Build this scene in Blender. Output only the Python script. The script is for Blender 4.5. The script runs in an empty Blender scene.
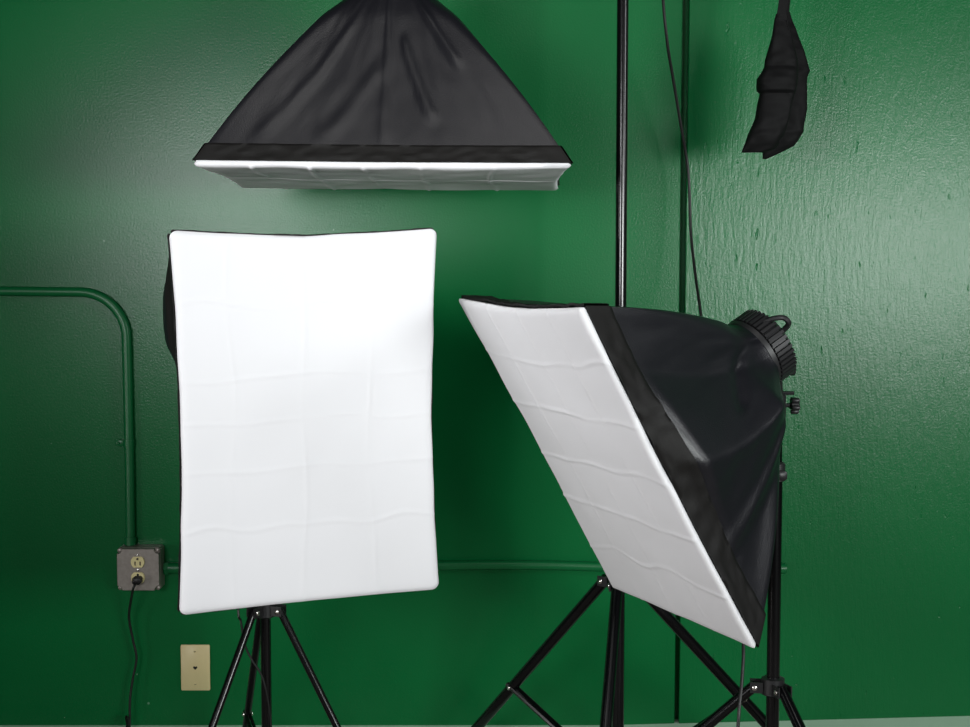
import bpy, math
from math import sin, cos, pi, radians, sqrt, exp
from mathutils import Vector, Matrix, noise

S = bpy.context.scene
COL = S.collection

# ------------------------------------------------------------------ camera, world, lights, exposure
CAM = Vector((0, 0, 1.29)); PITCH = radians(4.0); F = 1417.0
cd = bpy.data.cameras.new('camera'); cam = bpy.data.objects.new('camera', cd); COL.objects.link(cam)
cam.location = CAM; cam.rotation_euler = (pi/2 - PITCH, 0, 0)
cd.sensor_width = 36.0; cd.lens = 36.0*F/970; cd.clip_start = .05
S.camera = cam
S.view_settings.view_transform = 'Standard'; S.view_settings.look = 'None'
S.view_settings.gamma = 1; S.view_settings.use_curve_mapping = False
S.view_settings.exposure = -0.25

w = bpy.data.worlds.new('room_light'); S.world = w; w.use_nodes = True
w.node_tree.nodes['Background'].inputs[0].default_value = (.85, .93, 1, 1)
w.node_tree.nodes['Background'].inputs[1].default_value = .01

def area(name, loc, target, sx, sy, watts, color, spread=180):
    l = bpy.data.lights.new(name, 'AREA'); l.shape = 'RECTANGLE'; l.size = sx; l.size_y = sy
    l.energy = watts; l.color = color; l.spread = radians(spread)
    o = bpy.data.objects.new(name, l); COL.objects.link(o); o.location = loc
    o.rotation_euler = (Vector(target) - Vector(loc)).to_track_quat('-Z', 'Y').to_euler()
    return o
area('assumed_window_left', (-1.22, -.35, 1.54), (.1, 3.5, 1.82), 1.0, .72, 12.5, (.96, .98, 1), 74)  # assumed window behind the camera, placed from the left wall sheen and shadows
area('assumed_window_right', (2.25, -.5, 1.34), (.35, 3.5, 1.58), 1.5, .58, 22, (.96, 1, .99), 72)  # second assumed window, out of view, placed from the glare on the plywood
area('added_light_side', (3.2, 1.2, 2.1), (.4, 2.7, 1.0), .8, .8, 8, (.95, .98, 1), 90)  # added side light, no known window: gives the black fabric sheen and shape
area('added_fill_left', (-2.9, .9, .85), (.25, 2.65, 1.0), .7, 1.1, 5.5, (1, .97, .96), 60)  # added low fill, no known doorway: lifts right softbox and top box underside
area('assumed_ceiling_light', (.1, 1.7, 2.62), (.1, 2.5, 0.3), 1.2, .45, 6.5, (1, .98, .95))  # assumed overhead lamp, unseen, guessed from the brighter upper middle wall

# ------------------------------------------------------------------ helpers
def at(px, py, Y):
    """point on the vertical plane y=Y seen at a photo pixel"""
    r = (px-485)/F; u = -(py-363.5)/F
    d = Vector((r, cos(PITCH)+u*sin(PITCH), -sin(PITCH)+u*cos(PITCH)))
    return CAM + d*((Y-CAM.y)/d.y)

def frame(t):
    t = t.normalized()
    a = Vector((0, 0, 1)) if abs(t.z) < .9 else Vector((1, 0, 0))
    u = t.cross(a).normalized(); return u, t.cross(u).normalized()

def smooth_path(pts, n=8):
    pts = [Vector(p) for p in pts]; out = []
    for i in range(len(pts)-1):
        p0 = pts[max(i-1, 0)]; p1 = pts[i]; p2 = pts[i+1]; p3 = pts[min(i+2, len(pts)-1)]
        for k in range(n):
            t = k/n
            out.append(.5*((2*p1)+(p2-p0)*t+(2*p0-5*p1+4*p2-p3)*t*t+(3*p1-p0-3*p2+p3)*t**3))
    out.append(pts[-1]); return out

class MB:
    def __init__(s): s.v = []; s.f = []
    def add(s, vs, fs):
        b = len(s.v); s.v += [tuple(v) for v in vs]; s.f += [tuple(i+b for i in f) for f in fs]; return s
    def box(s, c, size, M=None, bev=0):
        c = Vector(c); h = Vector(size)/2
        if bev <= 0:
            vs = [Vector((x*h.x, y*h.y, z*h.z)) for x in (-1, 1) for y in (-1, 1) for z in (-1, 1)]
            fs = [(0, 1, 3, 2), (4, 6, 7, 5), (0, 4, 5, 1), (2, 3, 7, 6), (0, 2, 6, 4), (1, 5, 7, 3)]
        else:
            # chamfered box: octagon outline in xz swept along y with inset ends
            def ring(y, i):
                X, Z, b = h.x-i, h.z-i, bev
                return [Vector(p) for p in ((X, y, Z-b), (X-b, y, Z), (-X+b, y, Z), (-X, y, Z-b), (-X, y, -Z+b), (-X+b, y, -Z), (X-b, y, -Z), (X, y, -Z+b))]
            vs = ring(-h.y, bev*.7)+ring(-h.y+bev*.7, 0)+ring(h.y-bev*.7, 0)+ring(h.y, bev*.7)
            fs = [tuple(range(7, -1, -1)), tuple(range(24, 32))]
            for k in range(3):
                for i in range(8):
                    j = (i+1) % 8; fs.append((k*8+i, k*8+j, k*8+8+j, k*8+8+i))
        if M is not None: vs = [M @ v for v in vs]
        return s.add([v+c for v in vs], fs)
    def tube(s, pts, r, n=10, cap=True, sq=None):
        pts = [Vector(p) for p in pts]; m = len(pts); vs = []; fs = []
        rs = r if isinstance(r, (list, tuple)) else [r]*m
        u = None
        for i, p in enumerate(pts):
            t = (pts[min(i+1, m-1)]-pts[max(i-1, 0)]).normalized()
            if u is None: u, v = frame(t)
            else:
                u = (u-t*u.dot(t)).normalized(); v = t.cross(u)
            for k in range(n):
                a = 2*pi*k/n
                vs.append(p+(u*cos(a)+v*sin(a))*rs[i])
        for i in range(m-1):
            for k in range(n):
                j = (k+1) % n
                fs.append((i*n+k, i*n+j, i*n+n+j, i*n+n+k))
        if cap: fs += [tuple(range(n-1, -1, -1)), tuple(range((m-1)*n, m*n))]
        return s.add(vs, fs)
    def lathe(s, prof, c, axis, n=24):
        """prof: (radius, height along axis)"""
        c = Vector(c); ax = Vector(axis).normalized(); u, v = frame(ax); vs = []; fs = []
        for (r, h) in prof:
            for k in range(n):
                a = 2*pi*k/n; vs.append(c+ax*h+(u*cos(a)+v*sin(a))*r)
        m = len(prof)
        for i in range(m-1):
            for k in range(n):
                j = (k+1) % n; fs.append((i*n+k, i*n+j, i*n+n+j, i*n+n+k))
        fs += [tuple(range(n-1, -1, -1)), tuple(range((m-1)*n, m*n))]
        return s.add(vs, fs)
    def build(s, name, mat, parent=None, ang=40):
        me = bpy.data.meshes.new(name); me.from_pydata(s.v, [], s.f); me.validate(); me.update()
        me.materials.append(mat)
        import bmesh
        bm = bmesh.new(); bm.from_mesh(me); bmesh.ops.recalc_face_normals(bm, faces=bm.faces); bm.to_mesh(me); bm.free()
        me.shade_smooth(); me.set_sharp_from_angle(angle=radians(ang))
        o = bpy.data.objects.new(name, me); COL.objects.link(o)
        if parent is not None: o.parent = parent
        return o

def thing(name, label, cat, loc=(0, 0, 0), group=None, M=None):
    o = bpy.data.objects.new(name, None); COL.objects.link(o)
    o.empty_display_size = .05
    if M is not None: o.matrix_world = M
    else: o.location = loc
    o['label'] = label; o['category'] = cat
    if group: o['group'] = group
    return o

# ------------------------------------------------------------------ materials
def mat(name, color, rough, metal=0, spec=.5, bump=None, noise_scale=60, stretch=(1, 1, 1), vary=0, sheen=0, coat=0):
    m = bpy.data.materials.new(name); m.use_nodes = True; nt = m.node_tree; N = nt.nodes; L = nt.links
    b = N['Principled BSDF']; b.inputs['Base Color'].default_value = (*color, 1)
    b.inputs['Roughness'].default_value = rough; b.inputs['Metallic'].default_value = metal
    b.inputs['Specular IOR Level'].default_value = spec
    if sheen: b.inputs['Sheen Weight'].default_value = sheen
    if coat: b.inputs['Coat Weight'].default_value = coat; b.inputs['Coat Roughness'].default_value = .15
    tc = N.new('ShaderNodeTexCoord'); mp = N.new('ShaderNodeMapping'); L.new(tc.outputs['Object'], mp.inputs[0])
    mp.inputs['Scale'].default_value = stretch
    nz = N.new('ShaderNodeTexNoise'); nz.inputs['Scale'].default_value = noise_scale; nz.inputs['Detail'].default_value = 4
    L.new(mp.outputs[0], nz.inputs['Vector'])
    if vary:
        mx = N.new('ShaderNodeMix'); mx.data_type = 'RGBA'
        mx.inputs[6].default_value = (*[c*(1-vary) for c in color], 1); mx.inputs[7].default_value = (*[min(1, c*(1+vary)) for c in color], 1)
        L.new(nz.outputs[0], mx.inputs[0]); L.new(mx.outputs[2], b.inputs['Base Color'])
    if bump:
        bp = N.new('ShaderNodeBump'); bp.inputs['Strength'].default_value = bump[0]; bp.inputs['Distance'].default_value = bump[1]
        L.new(nz.outputs[0], bp.inputs['Height']); L.new(bp.outputs[0], b.inputs['Normal'])
    return m

GREEN = (.0004, .122, .030)
def paint(name, rough, grain):
    m = mat(name, GREEN, rough, spec=.34, bump=(.38, .001), noise_scale=210)
    nt = m.node_tree; N = nt.nodes; L = nt.links; b = N['Principled BSDF']
    tc = [n for n in N if n.type == 'TEX_COORD'][0]; bp0 = [n for n in N if n.type == 'BUMP'][0]
    big = N.new('ShaderNodeTexNoise'); big.inputs['Scale'].default_value = 3; big.inputs['Detail'].default_value = 5
    L.new(tc.outputs['Object'], big.inputs[0])
    mx = N.new('ShaderNodeMix'); mx.data_type = 'RGBA'
    mx.inputs[6].default_value = (*[c*.88 for c in GREEN], 1); mx.inputs[7].default_value = (*[c*1.12 for c in GREEN], 1)
    L.new(big.outputs[0], mx.inputs[0])
    # paint chips: sparse pale specks
    vo = N.new('ShaderNodeTexVoronoi'); vo.inputs['Scale'].default_value = 7
    L.new(tc.outputs['Object'], vo.inputs[0])
    cr = N.new('ShaderNodeMath'); cr.operation = 'LESS_THAN'; cr.inputs[1].default_value = .022
    L.new(vo.outputs['Distance'], cr.inputs[0])
    mx2 = N.new('ShaderNodeMix'); mx2.data_type = 'RGBA'; L.new(cr.outputs[0], mx2.inputs[0])
    L.new(mx.outputs[2], mx2.inputs[6]); mx2.inputs[7].default_value = (.10, .26, .15, 1)
    L.new(mx2.outputs[2], b.inputs['Base Color'])
    if grain:
        mp = N.new('ShaderNodeMapping'); mp.inputs['Scale'].default_value = (1, 1, .2); L.new(tc.outputs['Object'], mp.inputs[0])
        g = N.new('ShaderNodeTexNoise'); g.inputs['Scale'].default_value = 95; g.inputs['Detail'].default_value = 6; g.inputs['Roughness'].default_value = .65
        L.new(mp.outputs[0], g.inputs[0])
        bp1 = N.new('ShaderNodeBump'); bp1.inputs['Strength'].default_value = .35; bp1.inputs['Distance'].default_value = .003
        L.new(g.outputs[0], bp1.inputs['Height']); L.new(bp0.outputs[0], bp1.inputs['Normal'])
        # vertical checks in the veneer: thin pits
        mp2 = N.new('ShaderNodeMapping'); mp2.inputs['Scale'].default_value = (1, 1, .28); L.new(tc.outputs['Object'], mp2.inputs[0])
        k = N.new('ShaderNodeTexNoise'); k.inputs['Scale'].default_value = 62; k.inputs['Detail'].default_value = 3
        L.new(mp2.outputs[0], k.inputs[0])
        ra = N.new('ShaderNodeValToRGB'); ra.color_ramp.elements[0].position = .24; ra.color_ramp.elements[1].position = .31
        L.new(k.outputs[0], ra.inputs[0])
        bp2 = N.new('ShaderNodeBump'); bp2.inputs['Strength'].default_value = .7; bp2.inputs['Distance'].default_value = .003
        L.new(ra.outputs[0], bp2.inputs['Height']); L.new(bp1.outputs[0], bp2.inputs['Normal'])
        L.new(bp2.outputs[0], b.inputs['Normal'])
    return m
M_PANEL = paint('green_satin_paint', .27, False)
M_PLY = paint('green_paint_on_plywood', .27, True)
M_PIPE = mat('green_painted_pipe', (.002, .125, .034), .36, bump=(.15, .001), noise_scale=90, vary=.15)
M_FLOOR = mat('concrete_with_mint_margin', (.30, .25, .225), .7, bump=(.3, .002), noise_scale=45, vary=.15)
def _margin():                                   # the floor colour turns mint in a strip along the wall
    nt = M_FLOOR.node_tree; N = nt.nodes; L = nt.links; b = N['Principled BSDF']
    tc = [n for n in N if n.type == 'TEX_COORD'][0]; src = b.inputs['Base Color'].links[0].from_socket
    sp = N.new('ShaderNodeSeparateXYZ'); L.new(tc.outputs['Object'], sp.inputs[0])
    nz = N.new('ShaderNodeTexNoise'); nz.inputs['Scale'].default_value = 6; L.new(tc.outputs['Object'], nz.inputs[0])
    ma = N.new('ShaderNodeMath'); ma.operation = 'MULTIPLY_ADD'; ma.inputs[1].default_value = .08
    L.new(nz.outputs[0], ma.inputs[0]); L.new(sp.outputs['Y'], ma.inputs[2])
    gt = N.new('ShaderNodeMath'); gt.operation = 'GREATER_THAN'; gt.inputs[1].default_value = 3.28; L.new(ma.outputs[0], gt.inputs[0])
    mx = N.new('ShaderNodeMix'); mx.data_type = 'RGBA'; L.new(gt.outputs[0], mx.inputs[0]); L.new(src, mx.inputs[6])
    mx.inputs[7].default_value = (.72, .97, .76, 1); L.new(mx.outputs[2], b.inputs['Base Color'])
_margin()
M_WHITE = mat('white_diffuser_nylon', (.83, .83, .85), .75, spec=.2, bump=(.08, .0008), noise_scale=900)
M_FAB = mat('black_coated_nylon', (.007, .007, .0095), .36, spec=.5, bump=(.4, .0012), noise_scale=420)
M_BAND = mat('black_hook_and_loop_band', (.006, .0055, .005), .6, spec=.25, bump=(.5, .001), noise_scale=700)
M_BLACK = mat('black_enamelled_metal', (.003, .003, .0035), .2, spec=.45, noise_scale=40)
M_PLAS = mat('black_moulded_plastic', (.014, .014, .015), .42, spec=.45, noise_scale=300, bump=(.1, .0004))
M_BAG = mat('black_cordura', (.0028, .0028, .003), .7, spec=.16, bump=(.4, .001), noise_scale=600)
M_CORD = mat('black_rubber_cord', (.005, .005, .005), .45, noise_scale=100)
M_STEEL = mat('galvanised_steel', (.33, .30, .27), .42, metal=.7, bump=(.15, .0006), noise_scale=120, vary=.25)
M_IVORY = mat('ivory_plastic', (.88, .78, .40), .35, noise_scale=50, vary=.03)
M_BEIGE = mat('beige_plastic', (.80, .66, .35), .4, noise_scale=50, vary=.03)
M_DARK = mat('dark_slot', (.008, .006, .004), .6, noise_scale=50)
M_RIVET = mat('bright_rivet', (.7, .68, .64), .25, metal=1, noise_scale=50)

# ------------------------------------------------------------------ setting
WY = 3.5
def fz(x): return .131+max(0, x-.3)*.0265      # the floor rises a little toward the right
fx = (-3.5, .3, 3.5)
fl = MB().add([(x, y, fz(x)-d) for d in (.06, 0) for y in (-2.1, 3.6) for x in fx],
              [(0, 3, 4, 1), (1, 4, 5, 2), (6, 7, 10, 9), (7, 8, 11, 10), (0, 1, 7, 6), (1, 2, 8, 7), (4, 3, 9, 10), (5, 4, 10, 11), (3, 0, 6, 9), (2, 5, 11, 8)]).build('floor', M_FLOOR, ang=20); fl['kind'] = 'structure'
wl = MB().box((0, WY+.085, 1.4), (7, .1, 2.8)).build('wall_back', M_PANEL); wl['kind'] = 'structure'
def prism(outline, y0, y1):
    """outline: (x, z) polygon; y0 front, y1 back, with a small chamfer on the front"""
    n = len(outline); cx = sum(p[0] for p in outline)/n; cz = sum(p[1] for p in outline)/n
    ch = .0015; fr = [(x+((ch if x < cx else -ch) if abs(x-s0) > .01 else 0), z) for x, z in outline]
    vs = [(x, y0, z) for x, z in fr]+[(x, y0+ch, z) for x, z in outline]+[(x, y1, z) for x, z in outline]
    fs = [tuple(range(n)), tuple(range(3*n-1, 2*n-1, -1))]
    for k in range(2):
        for i in range(n):
            j = (i+1) % n; fs.append((k*n+i, k*n+n+i, k*n+n+j, k*n+j))
    return MB().add(vs, fs)
def seam(p_top, p_bot):
    a = at(p_top[0], p_top[1], WY); b = at(p_bot[0], p_bot[1], WY)
    f = lambda z: a.x+(b.x-a.x)*(z-a.z)/(b.z-a.z)
    return f(0.0), f(2.8)
l0, l1 = seam((682.5, 0), (674.5, 720)); r0, r1 = seam((689.5, 0), (679.0, 720))
s0 = s1 = at(372, 210, WY).x
prism([(-3.5, 0), (s0, 0), (s1, 2.8), (-3.5, 2.8)], WY, WY+.035).build('wall_panel', M_PANEL, wl)
prism([(s0, 0), (l0, 0), (l1, 2.8), (s1, 2.8)], WY, WY+.035).build('wall_panel', M_PANEL, wl)
prism([(r0, 0), (3.5, 0), (3.5, 2.8), (r1, 2.8)], WY-.001, WY+.035).build('wall_panel', M_PLY, wl)

# ------------------------------------------------------------------ conduits, boxes, plates on the wall
PR = .0118; PY = WY-PR-.0012
t = thing('conduit_pipe', 'green painted pipe bending down the wall to the metal outlet box', 'pipe', at(130, 545, PY))
o = Vector(t.location)
path = [at(x, y, PY)-o for x, y in ((-900, 287), (-120, 289.5), (0, 291), (40, 291.5), (80, 292))]
c0 = at(80, 292, PY)-o; c1 = at(126.5, 338, PY)-o
for k in range(1, 10):
    q = k/10*pi/2; path.append(Vector((c0.x+(c1.x-c0.x)*sin(q), 0, c1.z+(c0.z-c1.z)*cos(q))))
path += [at(x, y, PY)-o for x, y in ((126.5, 338), (128, 400), (129.5, 470), (130.5, 546))]
MB().tube(path, PR, 14).build('pipe', M_PIPE, t)
q = at(128.8, 443, PY)-o
MB().tube([q+Vector((0, 0, -.008)), q+Vector((0, 0, .008))], PR+.002, 14).box(q+Vector((-.022, .006, 0)), (.024, .010, .016), bev=.002).build('pipe_strap', M_PIPE, t)
MB().lathe([(.004, 0), (.004, .003), (.002, .005)], q+Vector((-.026, .001, 0)), (0, -1, 0), 8).build('strap_screw', M_PIPE, t)
q = at(130.5, 541, PY)-o
MB().tube([q+Vector((0, 0, -.008)), q+Vector((0, 0, .010))], PR+.003, 14).build('connector', M_PIPE, t)
t = thing('conduit_pipe', 'horizontal green painted pipe running along the wall behind the softboxes', 'pipe', at(164, 568, PY))
o = Vector(t.location)
xs = [(164, 568), (240, 567.6), (330, 566.5), (440, 565.5), (500, 565), (560, 565.5), (604, 566.8), (640, 567.5), (720, 568), (786, 568.3)]
MB().tube(smooth_path([at(x, y, PY)-o for x, y in xs], 4), PR, 14).build('pipe', M_PIPE, t)
q = Vector((0, 0, 0))
MB().tube([q+Vector((.001, 0, 0)), q+Vector((.012, 0, 0))], PR+.005, 6).tube([q+Vector((.012, 0, 0)), q+Vector((.036, 0, 0))], PR+.002, 14).build('connector', M_PIPE, t)
q = at(780, 568.3, PY)-o
MB().tube([q, q+Vector((.012, 0, 0))], PR+.002, 14).build('end_cap', M_PIPE, t)

# outlet box
BX = at(139, 569, WY-.05); t = thing('outlet_box', 'square grey steel outlet box with two ivory sockets on green wall', 'outlet', BX)
hb = .0525
MB().box((0, .025, 0), (2*hb, .046, 2*hb), bev=.004).build('box', M_STEEL, t)
def notched(h, n, y0, y1):
    pts = []
    for sx, sz in ((1, 1), (-1, 1), (-1, -1), (1, -1)):
        arc = [(h-n*cos(k/4*pi/2), h-n*sin(k/4*pi/2)) for k in range(5)]      # concave corner notch
        arc = [(x*sx, z*sz) for x, z in arc]
        if sx*sz > 0: arc = arc[::-1]
        pts += arc if not (sx*sz > 0) else arc
    n_ = len(pts); vs = [(x*.975, y0, z*.975) for x, z in pts]+[(x, y0+.0015, z) for x, z in pts]+[(x, y1, z) for x, z in pts]
    # order around the centre
    idx = sorted(range(n_), key=lambda i: math.atan2(pts[i][1], pts[i][0]))
    vs = [vs[i] for i in idx]+[vs[n_+i] for i in idx]+[vs[2*n_+i] for i in idx]
    fs = [tuple(range(n_)), tuple(range(3*n_-1, 2*n_-1, -1))]
    for k in range(2):
        for i in range(n_):
            j = (i+1) % n_; fs.append((k*n_+i, k*n_+n_+i, k*n_+n_+j, k*n_+j))
    return MB().add(vs, fs)
notched(.052, .012, -.010, .0025).build('cover_plate', M_STEEL, t)
for sx, sz in ((1, 1), (-1, 1), (-1, -1), (1, -1)):
    MB().lathe([(.0055, 0), (.0055, .004), (.003, .0055)], (sx*.0465, .002, sz*.0465), (0, -1, 0), 10).build('cover_screw', M_STEEL, t)
for cz in (.0195, -.0195):
    n = 20; out = []
    for k in range(n):
        q = 2*pi*k/n; out.append((.0172*cos(q), max(-.0137, min(.0137, .0172*sin(q)))))
    vs = [(x*.95, -.0135, z*.95+cz) for x, z in out]+[(x, -.012, z+cz) for x, z in out]+[(x, -.009, z+cz) for x, z in out]
    fs = [tuple(range(n)), tuple(range(3*n-1, 2*n-1, -1))]+[(k*n+i, k*n+n+i, k*n+n+(i+1) % n, k*n+(i+1) % n) for k in range(2) for i in range(n)]
    rc = MB().add(vs, fs).build('socket', M_IVORY, t)
    for sx in (-1, 1): MB().box((sx*.0062, -.0134, cz-.003), (.0028, .001, .0095)).build('slot', M_DARK, rc)
    MB().lathe([(.0028, 0), (.0028, .001)], (0, -.0132, cz+.008), (0, -1, 0), 10).build('ground_hole', M_DARK, rc)
MB().lathe([(.0032, 0), (.0032, .003), (.001, .004)], (0, -.0095, 0), (0, -1, 0), 10).build('center_screw', M_RIVET, t)
MB().lathe([(.0030, 0), (.0030, .002), (.001, .003)], (0, -.0095, .0375), (0, -1, 0), 10).build('center_screw', M_RIVET, t)

# plug and its cord
PX = BX+Vector((.0015, -.0137, -.0195-.004))
t = thing('power_cord', 'black plug and cord hanging from the metal outlet box', 'power cord', PX)
MB().box((0, -.012, .001), (.021, .024, .019), bev=.004).build('plug', M_CORD, t)
pts = [Vector((-.001, -.022, -.004)), Vector((-.006, -.028, -.016))]
for x, y, Y in ((131, 600, 3.43), (129, 618, 3.455), (133, 640, 3.465), (136.5, 658, 3.468), (133, 678, 3.468), (130, 700, 3.465), (129.5, 727, 3.46)):
    pts.append(at(x, y, Y)-PX)
e = pts[-1]; pts += [Vector((e.x-.005, e.y-.01, .17-PX.z)), Vector((e.x-.02, e.y-.05, fz(-1)+.004-PX.z)), Vector((e.x-.25, e.y-.10, fz(-1.1)+.003-PX.z)), Vector((e.x-.5, e.y-.05, fz(-1.35)+.003-PX.z))]
MB().tube(smooth_path(pts, 6), .0030, 8).build('cord', M_CORD, t)

# telephone plate
TP = at(195.5, 667.5, WY-.003)
t = thing('wall_plate', 'beige telephone wall plate with a single jack on green wall', 'wall plate', TP)
MB().box((0, 0, 0), (.0725, .006, .1165), bev=.0022).build('plate', M_BEIGE, t)
hs = []
for k in range(18):
    q = 2*pi*k/18; hs.append((.0052*(sin(q)**3)*1.05, .0052*(13*cos(q)-5*cos(2*q)-2*cos(3*q)-cos(4*q))/16))
vs = [(x, -.0038, z) for x, z in hs]+[(x, -.002, z) for x, z in hs]
MB().add(vs, [tuple(range(18)), tuple(range(35, 17, -1))]+[(i, 18+i, 18+(i+1) % 18, (i+1) % 18) for i in range(18)]).build('jack', M_DARK, t)
for cz in (.042, -.042):
    s_ = MB().lathe([(.0036, 0), (.0036, .0012), (.002, .002)], (0, -.0028, cz), (0, -1, 0), 12).build('plate_screw', M_BEIGE, t)
    MB().box((0, -.0049, cz), (.005, .0006, .0009)).build('slot', M_DARK, s_)

# ------------------------------------------------------------------ softboxes
def softbox(label, C, R, W, H, D, folds_u, folds_v, creases, seed, band=.09, amp=1.0, center_seam=(), group='softbox lights', rad=.016, sag=.012, bow=.020, fold_u=1.0, wr=1.0, ruffle=1.0):
    M = Matrix.Translation(Vector(C)) @ Matrix(R).to_4x4() @ Matrix.Translation((0, 0, -D))
    t = thing('softbox_light', label, 'studio light', M=M, group=group)
    RR = .072                                     # ring radius
    off = Vector((seed*7.3, seed*3.1, seed*1.7))
    def pin(x, y, hw, hh, k):
        return x*(1-k/hw*(1-min(1, (y/hh)**2))), y*(1-(k if y > 0 else .25*k)/hh*(1-min(1, abs(x/hw)**1.5)))
    def rounded(x, y, hw, hh, r):
        dx = abs(x)-(hw-r); dy = abs(y)-(hh-r)
        if dx > 0 and dy > 0:
            f = max(dx, dy)/sqrt(dx*dx+dy*dy); dx *= f; dy *= f
            x = math.copysign(hw-r+dx, x); y = math.copysign(hh-r+dy, y)
        return x, y
    # --- diffuser: fold-creased sheet with its lip rolled over the edge
    nx, ny = int(W*290), int(H*290); vs = []; fs = []
    for j in range(ny+1):
        for i in range(nx+1):
            u = i/nx; v = j/ny
            # crowd the samples a little at the border
            x = (u-.5)*W; y = (.5-v)*H
            de = min(W/2-abs(x), H/2-abs(y))
            z = -.006*exp(-de/.004)
            for k, fu in enumerate(folds_u):
                wob = .010*noise.noise(Vector((y*5, k*3.3, 1))+off)
                d = x-((fu-.5)*W+wob)
                st = .5+.8*noise.noise(Vector((y*9, k*5.1, 7))+off)
                z += fold_u*amp*.0014*st*exp(-(d/.0036)**2) + amp*.0006*exp(-abs(d)/.05)*(1 if k % 2 else -1)
            for k, fv in enumerate(folds_v):
                wob = .016*noise.noise(Vector((x*9, k*4.7, 3))+off)*(1.4 if k in (0, len(folds_v)-1) else .7)
                d = y-((.5-fv)*H+wob)
                st = .75+.7*noise.noise(Vector((x*11, k*2.9, 5))+off)
                z += amp*.0018*st*exp(-(d/.0038)**2) + amp*.0006*exp(-abs(d)/.045)*(1 if k % 2 else -1)
            z += amp*.0014*noise.noise(Vector((x*14, y*14, 2))+off)+amp*.0022*noise.noise(Vector((x*5, y*5, 8))+off)
            x, y = rounded(x, y, W/2, H/2, rad)
            x, y = pin(x, y, W/2, H/2, sag+.003*noise.noise(Vector((x*12, y*12, 4))+off))
            vs.append((x, y, z+D))
    for j in range(ny):
        for i in range(nx):
            a = j*(nx+1)+i; fs.append((a, a+nx+1, a+nx+2, a+1))
    # a turned-back hem all around gives the sheet thickness
    per = [i for i in range(nx+1)]+[j*(nx+1)+nx for j in range(1, ny+1)]+[ny*(nx+1)+i for i in range(nx-1, -1, -1)]+[j*(nx+1) for j in range(ny-1, 0, -1)]
    b0 = len(vs)
    for i in per: vs.append((vs[i][0]*.990, vs[i][1]*.990, D-.0125))
    for k in range(len(per)):
        k2 = (k+1) % len(per); fs.append((per[k], per[k2], b0+k2, b0+k))
    MB().add(vs, fs).build('diffuser', M_WHITE, t, ang=70)
    # --- outer fabric
    def prof(s, half): return half-.0015+(RR-half+.0015)*s+bow*sin(pi*s)*(1-.35*s)
    z0 = D-.013
    def shell(side, tt, s, extra=0.0):
        hw = prof(s, W/2); hh = prof(s, H/2)
        k = sag*(1-s)
        if side in (0, 2):
            x = tt*hw; y = hh*(1 if side == 0 else -1)
        else:
            y = tt*hh; x = hw*(1 if side == 1 else -1)
        r = rad*(1-s)+RR*s**2*.9
        x, y = rounded(x, y, hw, hh, min(r, hw*.98, hh*.98))
        x, y = pin(x, y, hw, hh, k)
        wgt = max(0, (s-.75)/.25)**2
        l = sqrt(x*x+y*y); x += (x/l*RR-x)*wgt; y += (y/l*RR-y)*wgt
        # fabric hangs between the rods and wrinkles along lines that run to the ring
        o_ = -.016*(1-tt*tt)*sin(pi*min(1, s*1.05))
        env = (1-tt**6)*min(1, s*6)*min(1, (1-s)*5)
        o_ += env*(wr*.0042*noise.noise(Vector((tt*2.2+side*9, s*1.2, 3))+off)+wr*.0028*noise.noise(Vector((tt*5+side*9, s*3, 6))+off)+.0012*noise.noise(Vector((tt*14+side*9, s*8, 1))+off))
        for (sd, sa, ta, sb, tb, h, wd, sharp) in creases:
            if sd != side: continue
            ds, dt = sb-sa, tb-ta; L2 = ds*ds+dt*dt
            q = max(0, min(1, ((s-sa)*ds+(tt-ta)*dt)/L2)); d = sqrt((s-sa-q*ds)**2+(tt-ta-q*dt)**2)
            o_ += env*h*(max(0, 1-d/wd) if sharp else exp(-(d/wd)**2))
        if side in center_seam: o_ += env*.004*exp(-abs(tt)/.03)
        o_ += extra
        if side == 0: y += o_
        elif side == 2: y -= o_
        elif side == 1: x += o_
        else: x -= o_
        return (x, y, z0-s*(D-.013))
    nt_, ns = 64, 46
    for side, nm in enumerate(('top', 'right', 'bottom', 'left')):
        vs = [shell(side, -1+2*i/nt_, j/ns) for j in range(ns+1) for i in range(nt_+1)]
        fs = [(j*(nt_+1)+i, j*(nt_+1)+i+1, (j+1)*(nt_+1)+i+1, (j+1)*(nt_+1)+i) for j in range(ns) for i in range(nt_)]
        MB().add(vs, fs).build('fabric_panel', M_FAB, t, ang=80)
    # --- black band that grips the diffuser
    for side in range(4):
        nb = 72; rows = 7; vs = []; fs = []
        for j in range(rows+1):
            for i in range(nb+1):
                tt = -1+2*i/nb; s = band*j/rows
                pk = noise.noise(Vector((tt*14+side*11, j*.6, 9))+off)
                x, y, z = shell(side, tt, s, .0035+.0055*ruffle*max(0, pk+.25)*(1-tt**8) if abs(tt) < 1 else .0035)
                if abs(tt) > .97:
                    x += math.copysign(.002, x); y += math.copysign(.002, y)
                vs.append((x, y, z))
        m = len(vs)
        for j in (0, rows):
            for i in range(nb+1):
                x, y, z = vs[j*(nb+1)+i]; f = .985
                vs.append((x*f, y*f, z))
        for j in range(rows):
            for i in range(nb):
                a = j*(nb+1)+i; fs.append((a, a+1, a+nb+2, a+nb+1))
        for e, j in enumerate((0, rows)):
            for i in range(nb):
                fs.append((j*(nb+1)+i, j*(nb+1)+i+1, m+e*(nb+1)+i+1, m+e*(nb+1)+i))
        MB().add(vs, fs).build('edge_band', M_BAND, t, ang=80)
    # --- ring, lamp head with ribbed collar, tilt lever
    MB().lathe([(RR-.004, .008), (RR+.003, .006), (RR+.004, -.004), (RR-.002, -.008)], (0, 0, .004), (0, 0, 1), 32).build('speed_ring', M_PLAS, t)
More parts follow.
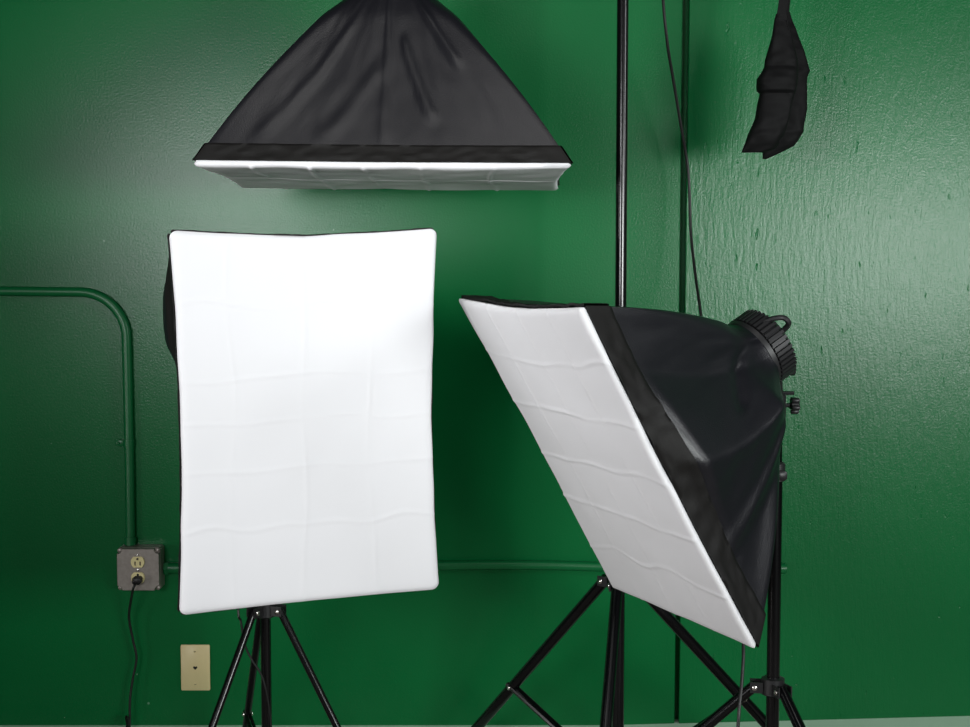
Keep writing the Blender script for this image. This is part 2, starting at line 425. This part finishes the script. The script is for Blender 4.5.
    hd = MB().lathe([(.062, .004), (.070, -.002), (.071, -.034), (.066, -.040), (.058, -.048), (.045, -.053), (.025, -.056), (.010, -.057)], (0, 0, -.004), (0, 0, 1), 32).build('lamp_head', M_PLAS, t)
    rb = MB(); n = 44
    for k in range(n):
        q = 2*pi*k/n
        Rz = Matrix.Rotation(q, 3, 'Z')
        rb.box(Rz @ Vector((.0725, 0, -.023)), (.007, .0058, .038), M=Rz)
    rb.build('rib', M_PLAS, hd)['kind'] = 'stuff'
    return t

RL = ((.9353, -.0023, .3539), (.3535, -.0399, -.9346), (.0163, .9992, -.0366))
RR_ = ((.4157, -.4562, -.7869), (-.9095, -.2147, -.356), (-.0066, .8636, -.5041))
RT = ((1, -.003, -.008), (-.003, -1, -.029), (-.008, .029, -1))
def lever(t, ang, pts, r):
    pts = [Matrix.Rotation(ang, 3, 'Z') @ Vector(p) for p in pts]
    MB().tube(smooth_path(pts, 5), r, 8).build('tilt_lever', M_PLAS, t)

left = softbox('upright softbox light with white front facing the room at left', (-.3254, 2.6387, 1.002), RL, .506, .706, .40,
               (.20, .47, .74), (.19, .38, .50, .63, .79), [(3, .12, .75, .12, .5, .042, .22, False)], 1, band=.09, amp=.6, ruffle=.3)
right = softbox('tilted softbox light showing white front and black side at right', (.209, 2.6216, .9140), RR_, .505, .706, .40,
                (.25, .5, .75), (.17, .33, .50, .66, .83),
                [(1, .02, .10, .98, -.50, .055, .50, True), (1, .95, .70, .60, .02, -.009, .045, False), (1, .15, -.55, .9, -.75, .010, .07, False)], 2, band=.125, amp=1.1, rad=.005, bow=.013)
top = softbox('black softbox light hanging face down above the others', (-.19, 2.903, 1.461), RT, .704, .5, .40,
              (.15, .30, .45, .60, .80), (.5,), [(0, .15, -.72, .7, -.45, .004, .05, False), (0, .12, -.35, .45, -.10, .003, .05, False), (0, .25, .30, .62, .18, .005, .035, False), (0, .55, .62, .85, .5, .006, .05, False)], 3, band=.085, amp=1.2, fold_u=2.2, center_seam=(0,), rad=.006, bow=.011, wr=.5)
# umbrella-style lock lever on top of the right head, in head coordinates (x right, y up, z toward the face)
lever(right, -.85, [(-.018, .066, -.030), (-.006, .080, -.044), (.006, .087, -.054), (.016, .082, -.058), (.018, .070, -.058), (.016, .056, -.050)], .0055)
lever(left, 0, [(-.016, .068, -.030), (-.010, .084, -.044), (.002, .090, -.054), (.014, .085, -.058), (.020, .072, -.058), (.020, .058, -.050)], .0048)

# ------------------------------------------------------------------ light stands
def stand(name, label, x, y, hub, Rf, azs, lr, sections, joint, low, pr_low, parts_top=None):
    t = thing(name, label, 'light stand', (x, y, 0), group='black light stands'); low += fz(x)
    for k, (z0, z1, r) in enumerate(sections):
        MB().tube([(0, 0, z0), (0, 0, z1)], r, 18).build('pole', M_BLACK, t)
        if k:
            MB().lathe([(r+.003, -.03), (sections[k-1][2]+.005, -.028), (sections[k-1][2]+.005, .006), (r+.002, .010)], (0, 0, z0+.02), (0, 0, 1), 18).build('pole_collar', M_PLAS, t)
            MB().tube([(0, -.012, z0+.008), (0, -.034, z0+.008)], .004, 8).box((0, -.042, z0+.008), (.026, .014, .020), bev=.004).build('lock_knob', M_PLAS, t)
    r0 = sections[0][2]
    h = MB().lathe([(r0+.002, .020), (r0+.010, .018), (r0+.011, -.014), (r0+.004, -.018)], (0, 0, hub), (0, 0, 1), 20)
    l_ = MB().lathe([(r0+.002, .014), (r0+.008, .012), (r0+.008, -.012), (r0+.002, -.014)], (0, 0, low), (0, 0, 1), 20)
    legs = []
    for az in azs:
        d = Vector((cos(radians(az)), sin(radians(az)), 0)); side = Vector((-d.y, d.x, 0))
        Rz = Matrix.Rotation(radians(az), 3, 'Z')
        for sg in (-1, 1):
            h.box(d*(r0+.020)+side*sg*(lr+.003)+Vector((0, 0, hub)), (.026, .003, .022), M=Rz)
            l_.box(d*(r0+.014)+side*sg*(.007)+Vector((0, 0, low)), (.022, .003, .020), M=Rz)
        a = d*(r0+.024)+Vector((0, 0, hub)); b = d*Rf; b.z = fz(x+b.x)+.012
        legs.append((d, side, a, b))
    h.build('hub', M_PLAS, t); l_.build('lower_collar', M_PLAS, t)
    for d, side, a, b in legs:
        lg = MB().tube([a+(a-b).normalized()*.006, b], lr, 14).build('leg', M_BLACK, t)
        e = (b-a).normalized()
        MB().tube([b-e*.035, b+e*.006], [lr+.003, lr+.003], 12).build('rubber_foot', M_PLAS, lg)
        for sg in (-1, 1):
            MB().lathe([(.0055, 0), (.0055, .002), (.002, .004)], a+side*sg*(lr+.005), side*sg, 10).build('rivet', M_RIVET, lg)
        j = a.lerp(b, joint); c = d*(r0+.018)+Vector((0, 0, low))
        up = d.cross(side)
        nrm = (j-c).normalized().cross(side).normalized()
        br = MB(); 
        for sg in (-1, 1):
            br.tube([j+side*sg*(lr*.55)+(j-c).normalized()*.012, c+side*sg*.004], lr*.5, 8)
        br.build('brace', M_BLACK, t)
        for sg in (-1, 1): MB().lathe([(.005, 0), (.005, .002), (.002, .004)], j+side*sg*(lr+.001), side*sg, 10).build('rivet', M_RIVET, lg)
    return t

def yoke(t, base, axis_dir, target):
    """swivel clamp on the pole top that carries the lamp head; base and target in the stand's coordinates"""
    b = Vector(base); g = Vector(target); side = Vector(axis_dir).normalized()
    MB().lathe([(.016, -.055), (.018, -.05), (.018, -.005), (.013, 0)], b, (0, 0, 1), 18).build('spigot_clamp', M_PLAS, t)
    kb = MB().tube([b+Vector((0, 0, -.025)), b+side*.034+Vector((0, 0, -.025))], .0045, 8)
    kb.lathe([(.006, 0), (.010, .003), (.010, .016), (.007, .019)], b+side*.026+Vector((0, 0, -.025)), side, 10)
    for k in range(5):
        q = 2*pi*k/5+.3; f1, f2 = frame(side)
        kb.lathe([(.004, 0), (.0055, .002), (.0055, .014), (.004, .016)], b+side*.028+Vector((0, 0, -.025))+(f1*cos(q)+f2*sin(q))*.0125, side, 8)
    kb.tube([b+side*.010, b+side*.034], .004, 8)
    kb.build('clamp_knob', M_PLAS, t)
    m = b.lerp(g, .55)
    MB().tube([b+Vector((0, 0, -.004)), m, g], [.012, .013, .012], 12).build('tilt_bracket', M_PLAS, t)
    MB().tube([m-side*.018, m+side*.030], .007, 10).lathe([(.010, 0), (.014, .004), (.013, .012), (.007, .014)], m+side*.026, side, 8).build('tilt_knob', M_PLAS, t)

def headpt(o, z): return o.matrix_world @ Vector((0, 0, z))
bpy.context.view_layer.update()
# left
hl = headpt(left, -.058); sx, sy = -.485, 3.085
st = stand('light_stand', 'low black tripod stand under the upright left softbox', sx, sy, .53, .246, (232, 342, 112), .0085, [(.15, .60, .0115), (.59, .88, .0095)], .76, .05, .01)
yoke(st, (0, 0, .90), (-1, 0, 0), hl-Vector((sx, sy, .028)))
# right
hr = headpt(right, -.058); rx, ry = .592, 2.86
st = stand('light_stand', 'black tripod stand carrying the tilted right softbox', rx, ry, .424, .34, (170, 291, 79), .0115, [(.16, .88, .0135), (.86, 1.0, .0120)], .7, .05, .01)
yoke(st, (0, 0, 1.03), (1, 0, 0), hr-Vector((rx, ry, .02)))
# boom stand
bx, by = .292, 3.05; BZ = 2.13
st = stand('boom_stand', 'tall black tripod boom stand with a long straight pole', bx, by, .598, .45, (259, 17, 139), .0125, [(.15, .95, .0132), (.93, 2.06, .0124)], .64, .035, .01)
st['category'] = 'boom stand'; del st['group']
pT = headpt(top, -.060)
A = Vector((pT.x, pT.y, 2.07)); Bp = Vector((bx, by, BZ)); d = (Bp-A); E_ = A+d*1.84
loc = lambda p: Vector(p)-Vector((bx, by, 0))
du = d.normalized()
MB().tube([loc(A-du*.03), loc(E_+du*.04)], .0115, 14).build('boom_arm', M_BLACK, st)
MB().lathe([(.020, 0), (.024, .004), (.024, .016), (.018, .02)], loc(Bp)+Vector((0, -.026, 0)), (0, 1, 0), 16).box(loc(Bp)+Vector((0, 0, -.04)), (.034, .034, .08), bev=.005).box(loc(Bp), tuple(.0+v for v in (.05, .036, .034)), bev=.006).build('boom_clamp', M_PLAS, st)
MB().tube([loc(Bp)+Vector((0, -.02, 0)), loc(Bp)+Vector((0, -.055, 0))], .006, 10).lathe([(.010, 0), (.020, .004), (.020, .014), (.010, .018)], loc(Bp)+Vector((0, -.052, 0)), (0, -1, 0), 12).build('clamp_knob', M_PLAS, st)
MB().tube([loc(pT)+Vector((0, 0, -.006)), loc(A)], .011, 12).lathe([(.016, -.03), (.018, -.026), (.018, .026), (.014, .03)], loc(A), tuple(du), 14).build('boom_bracket', M_PLAS, st)

# ------------------------------------------------------------------ sandbag hanging on the boom end
Z0 = E_.z; bxp = (783-485)/F*3.19/cos(PITCH)
t = thing('sandbag', 'black fabric sandbag with two pouches hanging from a strap at upper right', 'sandbag', (E_.x, E_.y, at(783, 150, E_.y).z))
org = Vector(t.location)
def loft(rows, Y, thick, seed):
    """rows: (py, left px, right px, bulge) measured levels, lofted as a puffed closed pouch of real depth"""
    n = 28; vs = []; fs = []
    dense = []
    for i in range(len(rows)-1):
        for k in range(5):
            q = k/5; dense.append([rows[i][c]*(1-q)+rows[i+1][c]*q for c in range(4)])
    dense.append(list(rows[-1]))
    for ri, (py, l, r, bl) in enumerate(dense):
        cc = at((l+r)/2, py, Y)-org; hw = (at(r, py, Y)-at(l, py, Y)).x/2
        for k in range(n):
            q = 2*pi*k/n; ca, sa = cos(q), sin(q)
            x = math.copysign(abs(ca)**.75, ca)*hw; y = math.copysign(abs(sa)**.8, sa)*thick*bl
            y += .0045*noise.noise(Vector((x*38, py*.06, seed)))+.004*noise.noise(Vector((x*70, py*.13, seed+4)))
            tilt = .10*(x/hw)*hw                                  # lower edge slants
            vs.append((cc.x+x, cc.y+y, cc.z))
    m = len(dense)
    for i in range(m-1):
        for k in range(n):
            j = (k+1) % n; fs.append((i*n+k, i*n+j, i*n+n+j, i*n+n+k))
    fs += [tuple(range(n-1, -1, -1)), tuple(range((m-1)*n, m*n))]
    mb = MB().add(vs, fs); return mb
front = [(14, 776, 787, .25), (20, 774.5, 788, .3), (35, 772, 791.5, .5), (50, 768, 795, .7), (60, 765, 797.5, .85), (67, 764, 798, .9), (71, 762, 798, 1.15), (79, 757, 797.5, 1.4), (85, 756.5, 797, 1.4), (91, 757, 795.5, 1.25), (94, 759.5, 794.5, .85), (105, 757.5, 791, .95), (119, 755, 788.5, 1.05), (129, 750.5, 786, .95), (135, 748, 784, 1.0), (144, 744.5, 779.5, .7), (149, 742.5, 775, .4), (152.5, 741.5, 764, .15)]
back = [(12, 781, 789.5, .25), (22, 781, 793, .35), (36, 780, 798.5, .6), (52, 779, 804, .85), (71, 778, 809.5, 1.0), (78, 777.5, 806.5, 1.1), (90, 776, 806.5, .95), (109, 772, 806.5, 1.05), (122, 769, 804.5, .9), (132, 766, 803, .95), (140, 764.5, 798.5, .75), (146, 763.5, 794, .6), (152, 762.5, 782, .4), (159, 762.5, 767, .15)]
Yb = E_.y
loft(front, Yb-.035, .024, 2).build('pouch', M_BAG, t, ang=60)
loft(back, Yb+.030, .026, 5).build('pouch', M_BAG, t, ang=60)
# welt along the inner edge of the front pouch
wp = [at(x, y, Yb-.042)-org for x, y in ((787, 20), (791, 38), (796.5, 62), (796, 85), (793, 95), (789, 110), (785, 129), (779, 143))]
MB().tube(smooth_path(wp, 4), .0018, 6).build('piping', M_BAG, t)
# webbing strap from both pouches over the boom
for dy, px in ((-.030, 781), (.024, 784)):
    a = at(px, 18, Yb+dy)-org; b = Vector((0+(E_.x-org.x), dy*.5, E_.z+.012-org.z))
    p = [a, a.lerp(b, .4)+Vector((0, dy*.2, 0)), a.lerp(b, .8)+Vector((0, dy*.2, 0)), b+Vector((0, 0, -.008))]
    mb = MB(); vs = []; fs = []
    for k, q in enumerate(p):
        for sx_, sy_ in ((-1, -1), (1, -1), (1, 1), (-1, 1)): vs.append(q+Vector((sx_*.010, sy_*.0015, 0)))
    for k in range(len(p)-1):
        for i in range(4):
            j = (i+1) % 4; fs.append((k*4+i, k*4+j, k*4+4+j, k*4+4+i))
    fs += [(3, 2, 1, 0), tuple(range(12, 16))]
    mb.add(vs, fs).build('strap', M_BAG, t)
MB().box(Vector((0, 0, E_.z+.0135-org.z)), (.020, .032, .003)).build('strap', M_BAG, t)

# ------------------------------------------------------------------ hanging cords
def cord(label, pts, r):
    o = Vector(pts[0]); t = MB().tube(smooth_path([Vector(p)-o for p in pts], 7), r, 8).build('power_cord', M_CORD)
    t.location = o; t['label'] = label; t['category'] = 'power cord'; return t
q = A+d*1.22
pts = [q+Vector((0, -.017, 0)), q+Vector((0, -.012, -.05)), at(663, -20, 3.19), at(667, 40, 3.24), at(672, 72, 3.28), at(680, 120, 3.33), at(687.5, 165, 3.36), at(689.5, 195, 3.36), at(691, 235, 3.34), at(696, 280, 3.28), at(700.5, 312, 3.22), at(712, 410, 3.12), at(730, 530, 2.98), at(741, 620, 2.83), at(743.5, 648, 2.79), at(742, 680, 2.76), at(739.5, 705, 2.74), at(738, 727, 2.73)]
e = pts[-1]; pts += [Vector((e.x-.01, e.y-.01, .25)), Vector((e.x-.02, e.y-.03, .165)), Vector((e.x-.10, e.y-.10, fz(.4)+.003)), Vector((e.x-.4, e.y-.2, fz(.1)+.003))]
cord('long black cord hanging from the boom down past the plywood seam', pts, .0034)
pts = [hl+Vector((-.02, 0, -.068)), hl+Vector((-.05, .0, -.15)), at(238, 600, 3.08), at(241, 622, 3.07), at(245, 645, 3.062), at(252, 660, 3.058), at(261, 674, 3.056), at(266, 690, 3.055), at(269, 708, 3.055), at(271, 727, 3.055)]
e = pts[-1]; pts += [Vector((e.x+.004, e.y-.01, .2)), Vector((e.x+.01, e.y-.03, .15)), Vector((e.x+.08, e.y-.10, fz(-.4)+.0025)), Vector((e.x+.3, e.y-.12, fz(-.18)+.0025))]
cord('thin black cord dangling around the left tripod stand', pts, .0026)
